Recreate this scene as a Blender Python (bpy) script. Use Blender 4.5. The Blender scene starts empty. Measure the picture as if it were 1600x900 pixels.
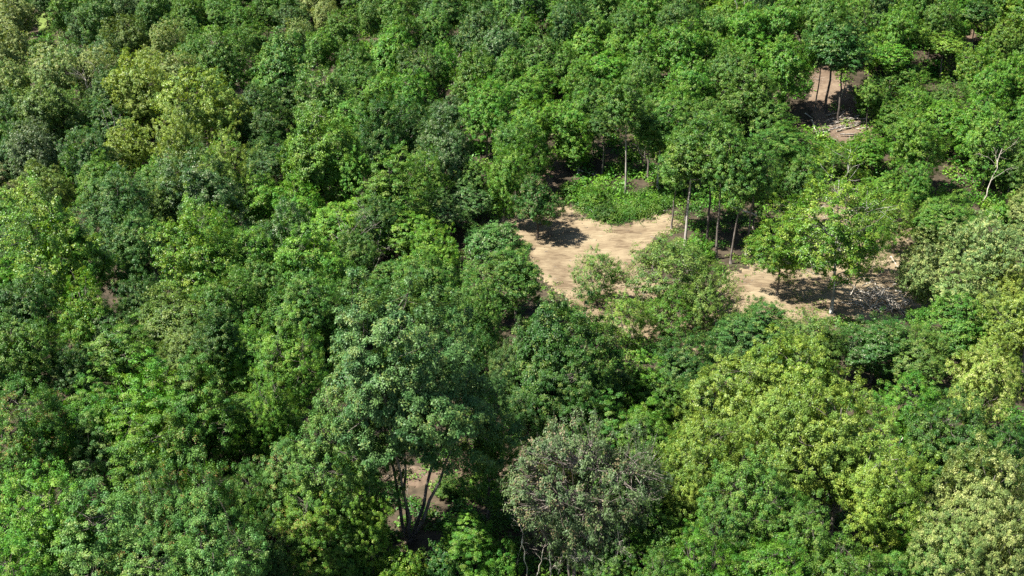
import bpy, math, random
import numpy as np
from mathutils import Vector, Matrix, Euler

random.seed(11)
RNG = np.random.default_rng(11)
SC = bpy.context.scene
COL = SC.collection
PI = math.pi

# ------------------------------------------------------------------ camera model
CAM_H = 60.0
PITCH = math.radians(24.0)
HFOV = math.radians(50.0)
F = 800.0 / math.tan(HFOV / 2)              # focal length in photo pixels (1600 wide)
FWD = np.array([0.0, math.cos(PITCH), -math.sin(PITCH)])
UP = np.array([0.0, math.sin(PITCH), math.cos(PITCH)])
CAM = np.array([0.0, 0.0, CAM_H])

def ray(px, py):
    d = FWD + np.array([1.0, 0, 0]) * ((px - 800) / F) + UP * ((450 - py) / F)
    return d / np.linalg.norm(d)

def project(p):
    v = np.asarray(p, float) - CAM
    z = v @ FWD
    return 800 + F * v[0] / z, 450 - F * (v @ UP) / z, z

def softplus(t, k):
    t = np.asarray(t, float) / k
    return k * np.where(t > 30, t, np.log1p(np.exp(np.minimum(t, 30))))

def ground(x, y):
    x = np.asarray(x, float); y = np.asarray(y, float)
    s = 0.15 + 0.17 / (1 + np.exp(-(x - 8) / 16.0))
    z = s * (softplus(y - 158, 9) - softplus(y - 520, 40))
    z = z + 0.6 * np.sin(x * 0.045 + 1.3) * np.sin(y * 0.05) + 0.28 * np.sin(x * 0.15 + y * 0.11)
    z = z + 0.13 * np.sin(x * 0.41 - y * 0.23) * np.sin(y * 0.37 + x * 0.12)
    # shallow valley floor on the far upper left, where the lawn lies
    z = z - 9.0 * np.exp(-(((x + 118) / 40) ** 2 + ((y - 262) / 55) ** 2))
    return z

def gz(x, y):
    return float(ground(x, y))

def at(px, py, h=0.0):
    """first point h metres above the ground seen through a photo pixel -> (x, y, slant)"""
    d = ray(px, py)
    lo, t = 0.0, 20.0
    while t < 900:
        p = CAM + d * t
        if p[2] <= gz(p[0], p[1]) + h:
            break
        lo = t
        t *= 1.01
    hi = t
    for _ in range(24):
        m = (lo + hi) / 2
        p = CAM + d * m
        if p[2] <= gz(p[0], p[1]) + h: hi = m
        else: lo = m
    p = CAM + d * hi
    return p[0], p[1], hi

# ------------------------------------------------------------------ materials
def new_mat(name):
    m = bpy.data.materials.new(name); m.use_nodes = True
    nt = m.node_tree; nt.nodes.clear()
    return m, nt, nt.nodes, nt.links

def node(N, kind, **kw):
    n = N.new(kind)
    for k, v in kw.items():
        if k.startswith('i_'):
            n.inputs[k[2:].replace('_', ' ')].default_value = v
        else:
            setattr(n, k, v)
    return n

def mixrgb(N, L, fac, a, b, blend='MIX'):
    n = N.new('ShaderNodeMix'); n.data_type = 'RGBA'; n.blend_type = blend
    for sock, v in ((n.inputs[0], fac), (n.inputs[6], a), (n.inputs[7], b)):
        if hasattr(v, 'is_linked') or hasattr(v, 'links'): L.new(v, sock)
        elif isinstance(v, (int, float)): sock.default_value = v
        else: sock.default_value = (*v, 1) if len(v) == 3 else v
    return n.outputs[2]

def math_n(N, L, op, a, b=None, c=None):
    n = N.new('ShaderNodeMath'); n.operation = op
    for i, v in enumerate((a, b, c)):
        if v is None: continue
        if isinstance(v, (int, float)): n.inputs[i].default_value = v
        else: L.new(v, n.inputs[i])
    return n.outputs[0]

def leaf_material(name, fleck, fleck_frac, gloss=0.5, trans=0.19, dry=0.0):
    """Leaves: the tree's own colour (object colour) varied per leaf and per spray, a share of
    flecks (young shoots, flowers, seeds) in another colour, thin enough to let light through."""
    m, nt, N, L = new_mat(name)
    oi = node(N, 'ShaderNodeObjectInfo')
    a1 = node(N, 'ShaderNodeAttribute', attribute_name='tint')
    a2 = node(N, 'ShaderNodeAttribute', attribute_name='spray')
    val = math_n(N, L, 'MULTIPLY_ADD', a1.outputs['Fac'], 0.65, 0.62)
    val2 = math_n(N, L, 'MULTIPLY_ADD', a2.outputs['Fac'], 0.50, 0.77)
    v = math_n(N, L, 'MULTIPLY', val, val2)
    hs = node(N, 'ShaderNodeHueSaturation')
    hue = math_n(N, L, 'MULTIPLY_ADD', a2.outputs['Fac'], -0.045, 0.52)
    L.new(hue, hs.inputs['Hue']); hs.inputs['Saturation'].default_value = 1.0
    tcn = node(N, 'ShaderNodeTexCoord'); nzn = node(N, 'ShaderNodeTexNoise'); nzn.inputs['Scale'].default_value = 0.34; nzn.inputs['Detail'].default_value = 2
    L.new(tcn.outputs['Object'], nzn.inputs['Vector'])
    v = math_n(N, L, 'MULTIPLY', v, math_n(N, L, 'MULTIPLY_ADD', nzn.outputs['Fac'], 1.1, 0.45))
    hs.inputs['Hue'].default_value = .5; L.new(math_n(N, L, 'MULTIPLY_ADD', nzn.outputs['Fac'], -0.06, math_n(N, L, 'ADD', hue, 0.03)), hs.inputs['Hue'])
    L.new(v, hs.inputs['Value']); L.new(oi.outputs['Color'], hs.inputs['Color'])
    mixf = math_n(N, L, 'MULTIPLY_ADD', a1.outputs['Fac'], 0.45, 0.0)
    mixf = math_n(N, L, 'MULTIPLY_ADD', a2.outputs['Fac'], 0.55, mixf)
    lt = math_n(N, L, 'GREATER_THAN', mixf, 1.0 - fleck_frac * .5 - .16)
    fl = node(N, 'ShaderNodeRGB'); fl.outputs[0].default_value = (*fleck, 1)
    col = mixrgb(N, L, lt, hs.outputs['Color'], fl.outputs[0])
    bs = node(N, 'ShaderNodeBsdfPrincipled')
    L.new(col, bs.inputs['Base Color'])
    bs.inputs['Roughness'].default_value = gloss
    bs.inputs['Specular IOR Level'].default_value = 0.28
    tr = node(N, 'ShaderNodeBsdfTranslucent')
    tc = mixrgb(N, L, 1.0, col, (1.55, 1.5, 0.55), 'MULTIPLY')
    L.new(tc, tr.inputs['Color'])
    mx = node(N, 'ShaderNodeMixShader'); mx.inputs[0].default_value = trans
    L.new(bs.outputs[0], mx.inputs[1]); L.new(tr.outputs[0], mx.inputs[2])
    out = node(N, 'ShaderNodeOutputMaterial'); L.new(mx.outputs[0], out.inputs['Surface'])
    return m

def bark_material(name, c1, c2, scale=3.0):
    m, nt, N, L = new_mat(name)
    tc = node(N, 'ShaderNodeTexCoord')
    mp = node(N, 'ShaderNodeMapping'); mp.inputs['Scale'].default_value = (1, 1, 0.35)
    L.new(tc.outputs['Object'], mp.inputs['Vector'])
    nz = node(N, 'ShaderNodeTexNoise'); nz.inputs['Scale'].default_value = scale; nz.inputs['Detail'].default_value = 6
    L.new(mp.outputs[0], nz.inputs['Vector'])
    cr = node(N, 'ShaderNodeValToRGB'); cr.color_ramp.elements[0].position = 0.38; cr.color_ramp.elements[1].position = 0.64
    cr.color_ramp.elements[0].color = (*c1, 1); cr.color_ramp.elements[1].color = (*c2, 1)
    L.new(nz.outputs['Fac'], cr.inputs[0])
    bp = node(N, 'ShaderNodeBump'); bp.inputs['Strength'].default_value = 0.6; bp.inputs['Distance'].default_value = 0.03
    L.new(nz.outputs['Fac'], bp.inputs['Height'])
    bs = node(N, 'ShaderNodeBsdfPrincipled'); bs.inputs['Roughness'].default_value = 0.9
    L.new(cr.outputs[0], bs.inputs['Base Color']); L.new(bp.outputs[0], bs.inputs['Normal'])
    out = node(N, 'ShaderNodeOutputMaterial'); L.new(bs.outputs[0], out.inputs['Surface'])
    return m

LEAF = leaf_material('leaf_green', (0.17, 0.22, 0.05), 0.03)
LEAF_RED = leaf_material('leaf_green_with_red_shoots', (0.24, 0.15, 0.05), 0.02)
LEAF_PALE = leaf_material('leaf_with_cream_tassels', (0.36, 0.39, 0.14), 0.22, 0.5, 0.25)
LEAF_TULIP = leaf_material('leaf_yellow_green', (0.24, 0.31, 0.05), 0.16, 0.42, 0.28)
LEAF_GREY = leaf_material('leaf_grey_with_dry_tips', (0.19, 0.15, 0.08), 0.10, 0.5, 0.2)
LEAF_SILVER = leaf_material('leaf_with_silver_backs', (0.21, 0.25, 0.13), 0.10, 0.4, 0.25)
BARK = bark_material('bark_grey_brown', (0.07, 0.055, 0.042), (0.19, 0.165, 0.14))
BARK_DARK = bark_material('bark_dark', (0.04, 0.03, 0.024), (0.10, 0.08, 0.065))
BARK_WHITE = bark_material('bark_white_patched', (0.16, 0.145, 0.12), (0.50, 0.48, 0.43), 1.6)
BARK_PALE = bark_material('bark_pale_grey', (0.20, 0.175, 0.145), (0.42, 0.385, 0.33))
WOOD_DEAD = bark_material('wood_bleached', (0.28, 0.24, 0.19), (0.60, 0.55, 0.46), 2.5)
WOOD_GREY = bark_material('wood_weathered_grey', (0.13, 0.11, 0.09), (0.33, 0.30, 0.26), 2.5)

# ------------------------------------------------------------------ mesh helpers
def quads_mesh(name, verts, mats, attrs=None, mat_idx=None, smooth=False, faces=None):
    me = bpy.data.meshes.new(name)
    nv = len(verts)
    if faces is None:
        faces = np.arange(nv).reshape(-1, 4)
    nf = len(faces); k = faces.shape[1]
    me.vertices.add(nv); me.vertices.foreach_set('co', np.ascontiguousarray(verts, np.float32).ravel())
    me.loops.add(nf * k); me.loops.foreach_set('vertex_index', np.ascontiguousarray(faces, np.int32).ravel())
    me.polygons.add(nf)
    me.polygons.foreach_set('loop_start', np.arange(0, nf * k, k, dtype=np.int32))
    try: me.polygons.foreach_set('loop_total', np.full(nf, k, np.int32))
    except Exception: pass
    if smooth: me.polygons.foreach_set('use_smooth', np.ones(nf, bool))
    for m in mats: me.materials.append(m)
    if mat_idx is not None: me.polygons.foreach_set('material_index', np.asarray(mat_idx, np.int32))
    for an, av in (attrs or {}).items():
        a = me.attributes.new(an, 'FLOAT', 'FACE'); a.data.foreach_set('value', np.asarray(av, np.float32))
    me.update(calc_edges=True)
    return me

class Tubes:
    """collects tapered bent tubes"""
    def __init__(self): self.v = []; self.f = []; self.n = 0
    def add(self, pts, radii, sides=5):
        pts = np.asarray(pts, float); n = len(pts)
        tang = np.gradient(pts, axis=0)
        tang /= np.linalg.norm(tang, axis=1)[:, None] + 1e-9
        ref = np.array([0.31, 0.95, 0.05]) if abs(tang[:, 2]).mean() > 0.5 else np.array([0.05, 0.1, 1.0])
        a = np.cross(tang, ref); a /= np.linalg.norm(a, axis=1)[:, None] + 1e-9
        b = np.cross(tang, a)
        th = np.arange(sides) * 2 * PI / sides
        ring = pts[:, None, :] + np.asarray(radii)[:, None, None] * (np.cos(th)[None, :, None] * a[:, None, :] + np.sin(th)[None, :, None] * b[:, None, :])
        base = self.n
        self.v.append(ring.reshape(-1, 3))
        i = np.arange(n - 1)[:, None] * sides; j = np.arange(sides)[None, :]; j2 = (j + 1) % sides
        f = np.stack([i + j, i + j2, i + sides + j2, i + sides + j], -1).reshape(-1, 4) + base
        self.f.append(f)
        self.n += n * sides
        # end cap: a fan folded into quads on the last ring and the first ring
        for r0 in (base, base + (n - 1) * sides):
            c = pts[0] if r0 == base else pts[-1]
            self.v.append(c[None]); ci = self.n; self.n += 1
            q = [[r0 + s, r0 + (s + 1) % sides, r0 + (s + 2) % sides, ci] for s in range(0, sides - 1, 2)]
            if sides % 2: q.append([r0 + sides - 1, r0, ci, ci]) if False else None
            q = [x for x in q if x]
            self.f.append(np.array(q))
    def mesh(self, name, mat):
        return quads_mesh(name, np.concatenate(self.v), [mat], smooth=True, faces=np.concatenate(self.f))

def bend(p0, p1, n, sag, rng, wob=0.06):
    p0 = np.asarray(p0, float); p1 = np.asarray(p1, float)
    t = np.linspace(0, 1, n)[:, None]
    L = np.linalg.norm(p1 - p0)
    pts = p0 + (p1 - p0) * t
    pts = pts + np.array([0, 0, 1.0]) * (sag * L * np.sin(t * PI))
    pts[1:-1] += rng.normal(0, wob * L / n ** 0.5, (n - 2, 3))
    return pts

def unit(v):
    return v / (np.linalg.norm(v, axis=-1, keepdims=True) + 1e-9)

def leaves_from(pos, axis, size, rng, spread=0.75, aspect=0.62):
    """kite-shaped folded leaves: pos (n,3), axis (n,3) preferred normal"""
    n = len(pos)
    nrm = unit(axis + rng.normal(0, spread, (n, 3)) * 0.62)
    t = unit(np.cross(nrm, rng.normal(0, 1, (n, 3))))
    s = np.cross(nrm, t)
    L = size * rng.uniform(0.65, 1.35, n)[:, None]
    t = t - np.array([0, 0, 0.22])
    w = L * aspect
    v = np.empty((n, 4, 3))
    v[:, 0] = pos
    v[:, 1] = pos + t * L * 0.45 + s * w * 0.5 + nrm * w * 0.13
    v[:, 2] = pos + t * L
    v[:, 3] = pos + t * L * 0.45 - s * w * 0.5 + nrm * w * 0.13
    return v.reshape(-1, 3)

# ------------------------------------------------------------------ tree prototypes
FORMS = dict(
    # W, H crown width and tree height; base: crown foot; wz: height of the widest place; pw: how square the outline;
    # amp: lumps; thr: share of voids; dep: depth of the leafy shell; cs: spray radius; el: sprays drawn out outwards; fl: flattened; dens; tw: twigs
    m=dict(W=11, H=16, base=.29, wz=.46, pw=.50, amp=.27, thr=-.24, dep=.32, cs=.48, el=1.4, fl=.60, dens=1.15, tw=.20),
    d=dict(W=10, H=14, base=.18, wz=.44, pw=.48, amp=.17, thr=-.40, dep=.22, cs=.42, el=1.3, fl=.75, dens=1.2, tw=.06),
    t=dict(W=10, H=18, base=.22, wz=.42, pw=.62, amp=.32, thr=-.10, dep=.38, cs=.46, el=1.5, fl=.70, dens=1.0, tw=.16),
    p=dict(W=11, H=15, base=.32, wz=.48, pw=.46, amp=.27, thr=-.20, dep=.30, cs=.42, el=1.15, fl=.58, dens=1.1, tw=.10),
    s=dict(W=8,  H=21, base=.55, wz=.50, pw=.54, amp=.32, thr=-.12, dep=.42, cs=.48, el=1.4, fl=.50, dens=.95, tw=.16),
    y=dict(W=10, H=19, base=.28, wz=.52, pw=.50, amp=.30, thr=-.02, dep=.50, cs=.48, el=1.3, fl=.75, dens=.80, tw=.26),
    g=dict(W=11, H=12, base=.28, wz=.52, pw=.42, amp=.22, thr=-.18, dep=.38, cs=.42, el=1.35, fl=.75, dens=.80, tw=.70),
    l=dict(W=10, H=14, base=.20, wz=.44, pw=.54, amp=.30, thr=-.12, dep=.36, cs=.62, el=1.7, fl=.24, dens=1.1, tw=.10),
    b=dict(W=6,  H=4.4, base=.0, wz=.34, pw=.54, amp=.28, thr=-.25, dep=.32, cs=.34, el=1.4, fl=.72, dens=1.05, tw=.08),
    k=dict(W=13, H=20, base=.38, wz=.52, pw=.38, amp=.28, thr=-.40, dep=.26, cs=.46, el=1.4, fl=.62, dens=1.35, tw=.14),
    o=dict(W=10, H=13, base=.12, wz=.42, pw=.54, amp=.32, thr=.12, dep=.50, cs=.42, el=1.6, fl=.85, dens=.78, tw=.25),
    n=dict(W=8,  H=11, base=.34, wz=.42, pw=.52, amp=.30, thr=-.10, dep=.40, cs=.42, el=1.4, fl=.75, dens=1.0, tw=.15),
)
LOD = {0: 0.170, 1: 0.215, 2: 0.28}     # leaf length in metres at prototype size

class Noise3:
    def __init__(self, rng, n=14):
        self.k = unit(rng.normal(0, 1, (n, 3))) * rng.uniform(.7, 1.4, (n, 1)); self.p = rng.uniform(0, 6.28, n)
    def __call__(self, p, f):
        return np.sin((p * f) @ self.k.T * 2 * PI + self.p).sum(1) / (len(self.p) / 2) ** .5 * .6

def make_proto(form, lod, seed):
    P = FORMS[form]; rng = np.random.default_rng(seed * 131 + lod * 17 + ord(form))
    W, H = P['W'], P['H']; a = W / 2; zb = H * P['base']; hc = H - zb
    leaf = LOD[lod]
    nz1, nz2, nz3, nz4 = (Noise3(rng) for _ in range(4))
    vr = random.Random(seed * 77 + ord(form))
    P = dict(P, wz=P['wz'] * vr.uniform(.82, 1.22), pw=P['pw'] * vr.uniform(.75, 1.35), amp=P['amp'] * vr.uniform(.85, 1.3))
    lop, lth = vr.uniform(.05, .26) * (.2 if form in 'kn' else 1), vr.uniform(0, 6.28)
    kx = math.log(.5) / math.log(P['wz'])
    prof = lambda t: np.sin(PI * np.clip(t, 1e-4, 1) ** kx) ** P['pw']
    # spray centres over the lumpy envelope, thinning out inwards
    S = 2 * PI * a * hc * .80 + PI * a * a * .6
    nc0 = int(S / P['cs'] ** 2 * (1.25 if lod == 0 else 1.45))
    t = rng.random(nc0 * 4); t = t[rng.random(len(t)) < (.18 + .82 * prof(t))][:nc0]
    th = rng.uniform(0, 2 * PI, len(t))
    cen = np.array([0, 0, zb + hc * P['wz']])
    wob = np.stack([.08 * W * np.sin(t * 4 + seed), .08 * W * np.cos(t * 3.3 + seed * 2), t * 0], 1)
    e = np.stack([a * prof(t) * np.cos(th), a * prof(t) * np.sin(th), zb + hc * t], 1)
    b1 = np.abs(nz1(e, 1 / (.80 * W))) * 1.7 - .62; b2 = np.abs(nz2(e, 1 / (.40 * W))) * 1.7 - .62
    dsp = 1 + lop * np.cos(th - lth) + P['amp'] * (b1 * .85 + b2 * .62)
    dpt = rng.exponential(.33, len(t)).clip(0, 1) * P['dep']
    q = cen + (e - cen) * (dsp * (1 - dpt))[:, None] + wob
    vo = nz3(q, 1 / (.20 * W)) * .7 + nz4(q, 1 / (.10 * W)) * .8
    ok = (vo + rng.normal(0, .12, len(t)) > P['thr'] + dpt * .5 + .75 * np.clip(-.30 - .6 * b1 - .6 * b2, 0, 1)) & (q[:, 2] > (.12 if form == 'b' else zb * (.9 if form in 'ksn' else .55)))
    q = q[ok]; t = t[ok]
    ntot = len(q)
    outw = unit((q - cen) / np.array([a, a, hc * .6]))
    # leader(s), limbs, twigs
    tub = Tubes()
    r0 = 0.017 * H + 0.03 if form != 'b' else 0.05
    if form in 'sy': r0 *= 0.66
    forks = dict(k=5, g=3, b=3, o=2).get(form, 1)
    leaders = []
    for fk in range(forks):
        an = fk * 6.283 / forks + seed
        lean = np.zeros(2) if forks == 1 else np.array([math.cos(an), math.sin(an)]) * a * (.72 if form == 'k' else .4)
        zt = H * (.90 if forks == 1 else rng.uniform(.70, .86))
        s_ = np.linspace(0, 1, 11)
        ex_ = .92 if form == 'k' else 1.25
        pts = np.stack([lean[0] * s_ ** ex_, lean[1] * s_ ** ex_, -.4 + (zt + .4) * s_], 1)
        pts[1:] += np.cumsum(rng.normal(0, (.005 if form in 'sy' else .010) * H, (10, 3)) * np.array([1, 1, .2]), 0)
        rr = r0 / forks ** .42 * (1 - s_ * .88); rr[0] *= 1.35
        tub.add(pts, rr, 8 if lod == 0 else 6); leaders.append((pts, rr))
    nl_ = min(dict(k=46, g=40, y=26, s=18, b=8).get(form, 24), ntot)
    ends = q[rng.choice(ntot, nl_, replace=False)]
    lim = []
    for en in ends:
        pts, rr = min(leaders, key=lambda L_: np.linalg.norm(L_[0][7][:2] - en[:2]) + rng.uniform(0, 1))
        zt = en[2] - rng.uniform(.35, .8) * np.linalg.norm(en[:2] - pts[5][:2]) - .03 * H
        jx = int(np.clip(np.searchsorted(pts[:, 2], max(zt, zb * .7)), 1, 9))
        en2 = pts[jx] + (en - pts[jx]) * .93
        c_ = bend(pts[jx], en2, 7, -.06, rng, .06); rb = min(rr[jx] * .55, .02 + .016 * np.linalg.norm(en2 - pts[jx]))
        tub.add(c_, rb * np.linspace(1, .3, 7), 5 if lod == 0 else 4); lim.append((c_, rb))
    for qi in q[rng.random(ntot) < P['tw'] * (.55 if lod else 1) * (.35 if ntot > 1200 else 1)]:
        c_, rb = min(lim, key=lambda L_: np.abs(L_[0][4] - qi).sum())
        jj = int(rng.integers(3, 6))
        ex = (qi - c_[jj]); ex = ex / (np.linalg.norm(ex) + 1e-6) * (rng.uniform(.3, .8) if form in 'gy' else 0)
        tub.add(bend(c_[jj], qi + ex, 4, -.02, rng, .07), (.028 if form == 'g' else .020) * W / 10 * np.array([1.3, 1, .7, .3]), 3)
    # leaves
    lai = 2.3 * P['dens']
    per = max(5, lai * S / (leaf * leaf * .31) / max(1, nc0 * .72))
    cnt = rng.poisson(per * rng.uniform(.5, 1.5, ntot)) + 2
    idx = np.repeat(np.arange(ntot), cnt); n = len(idx)
    axd = unit(.75 * outw + np.array([0, 0, .62]) + rng.normal(0, .30, (ntot, 3)))
    sz = P['cs'] * rng.uniform(.5, 1.3, ntot) * .95
    g = unit(rng.normal(0, 1, (n, 3))) * (rng.random(n) ** .45)[:, None]
    A = axd[idx]
    al = (g * A).sum(1)[:, None]
    g = g + A * al * (P['el'] - 1)
    g[:, 2] *= P['fl']
    pos = q[idx] + g * sz[idx][:, None]
    nrm = unit(np.array([0, 0, .85]) + .75 * outw[idx] + .45 * g + .25 * rng.normal(0, 1, (ntot, 3))[idx])
    spray = rng.random(ntot)[idx]
    if form not in 'yog':
        # core of larger leaves added deep inside the crown to block light
        m_ = int(S * .55 / (leaf * leaf * 1.1)); u_ = unit(RNG.normal(0, 1, (m_, 3))) * (RNG.random(m_) ** .33)[:, None]
        ci = cen + np.array([0, 0, hc * (.5 - P['wz']) * .8]) + u_ * np.array([a, a, hc * .5]) * .56
        inner = np.concatenate([np.zeros(n), np.ones(m_)]); n += m_
        pos = np.concatenate([pos, ci]); nrm = np.concatenate([nrm, unit(RNG.normal(0, 1, (m_, 3)))]); spray = np.concatenate([spray, RNG.random(m_)])
    else: inner = np.zeros(n)
    ok = (pos[:, 2] > .05) & ((inner == 0) | (pos[:, 2] > zb * .9))
    inner = inner[ok]
    pos, nrm, spray = pos[ok], nrm[ok], spray[ok]
    v = leaves_from(pos, nrm, leaf * (1 + .9 * inner)[:, None], rng, .50)
    crown = quads_mesh('crown', v, [LEAF], dict(tint=rng.random(len(pos)), spray=spray))
    trunk = tub.mesh('trunk', BARK)
    zq = np.quantile(pos[:, 2], 0.997); wq = np.quantile(np.hypot(pos[:, 0], pos[:, 1]), .97) * 2
    return dict(crown=crown, trunk=trunk, H=float(zq), W=float(wq), n=len(pos))

PROTOS = {}
NVAR = {0: 3, 1: 4, 2: 4}
def proto(form, lod):
    key = (form, lod)
    if key not in PROTOS:
        nv = NVAR[lod] if form in 'mdptl' else (2 if form in 'sbyo' else 1)
        PROTOS[key] = [make_proto(form, lod, s + 1) for s in range(nv)]
    ps = PROTOS[key]
    return ps[random.randrange(len(ps))]

# base leaf colours (linear), the tree's own
COLS = dict(
    G=(0.067, 0.163, 0.019), B=(0.080, 0.208, 0.017), D=(0.040, 0.110, 0.015), K=(0.052, 0.124, 0.024),
    Y=(0.182, 0.268, 0.044), P=(0.172, 0.252, 0.066), O=(0.094, 0.166, 0.025), S=(0.074, 0.160, 0.042),
    R=(0.078, 0.126, 0.040), T=(0.104, 0.215, 0.021), L=(0.096, 0.235, 0.021), H=(0.086, 0.192, 0.038))
WORDS = dict(G='mid green', B='bright green', D='dark green', K='bluish dark green', Y='yellow green', P='pale cream green',
             O='olive green', S='silvery green', R='dull grey green', H='light sheeny green', T='sunny yellowish green', L='lime green')
SHAPE = dict(m='rounded tree', d='domed tree', t='tall open tree', p='bumpy crowned tree', s='slender high crowned tree', y='open white stemmed tree',
             g='twiggy tree', l='layered tree', b='bush', k='giant tree', n='clear stemmed tree', o='loose crowned tree')
NAME = dict(m='broadleaf_tree', d='domed_tree', t='tall_tree', p='bumpy_tree', s='slender_tree', y='white_stemmed_tree', g='twiggy_tree', l='layered_tree', b='bush', k='broadleaf_tree', n='broadleaf_tree', o='loose_tree')
MATS = dict(P=LEAF_PALE, Y=LEAF_TULIP, T=LEAF_TULIP, R=LEAF_GREY, S=LEAF_SILVER)

TREES = []       # records: root, px, py, w, colour, form, label
def add_tree(px, top, w, col, form, h=None, label=None, base=None, trunk_mat=None, leaf_mat=None, wid=None, rot=None, seed=None):
    """px, top, w: where the crown's top and how wide the crown shows in the photo; base=(px, py): the foot, where the photo shows it"""
    if base is not None:
        x, y, sl = at(base[0], base[1])
        d = ray(px, top)
        # height at which the ray through the crown top passes over the foot
        t = y / d[1]
        h = CAM_H + d[2] * t - gz(x, y)
        x = 0.5 * x + 0.5 * d[0] * t if abs(px - base[0]) < 30 else x
        w_m = w / F * (np.array([x, y, gz(x, y) + h * .7]) - CAM) @ FWD
    else:
        hh = h or 13.0
        for _ in range(3):
            x, y, sl = at(px, top, hh)
            depth = (np.array([x, y, gz(x, y) + hh]) - CAM) @ FWD
            w_m = w / F * depth
            if h is None:
                P = FORMS[form]; hh = float(np.clip(w_m * P['H'] / P['W'] * 1.0, 2.0 if form == 'b' else 8.5, 23))
        h = hh
    z = gz(x, y)
    dist = math.dist((x, y, z + h * .7), CAM)
    lod = 0 if dist < 112 else (1 if dist < 185 else 2)
    p = proto(form, lod)
    r = bpy.data.objects.new(NAME[form], None); COL.objects.link(r)
    r.empty_display_size = 0.5
    r.location = (x, y, z - 0.05)
    s = w_m / p['W']; sz = h / p['H']
    r.scale = (s * random.uniform(.9, 1.12), s * random.uniform(.9, 1.12), sz)
    r.rotation_euler = (random.gauss(0, .035), random.gauss(0, .035), random.uniform(0, 2 * PI) if rot is None else rot)
    c = COLS[col]; jit = lambda v, a: v * (1 + random.uniform(-a, a))
    jv = random.uniform(.88, 1.14)
    colr = (jit(c[0], .10) * jv, c[1] * jv, jit(c[2], .15) * jv, 1.0)
    for part in ('trunk', 'crown'):
        o = bpy.data.objects.new(part, p[part]); COL.objects.link(o); o.parent = r
        m = None
        if part == 'crown':
            o.color = colr; m = leaf_mat or MATS.get(col)
        else:
            m = trunk_mat
        if m is not None:
            o.material_slots[0].link = 'OBJECT'; o.material_slots[0].material = m
    r['category'] = 'bush' if form == 'b' else 'tree'
    if label: r['label'] = label
    TREES.append(dict(o=r, px=px, py=top + w * .4, top=top, w=w, col=col, form=form, label=label, x=x, y=y, h=h, w_m=w_m, dist=dist))
    return r

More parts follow.
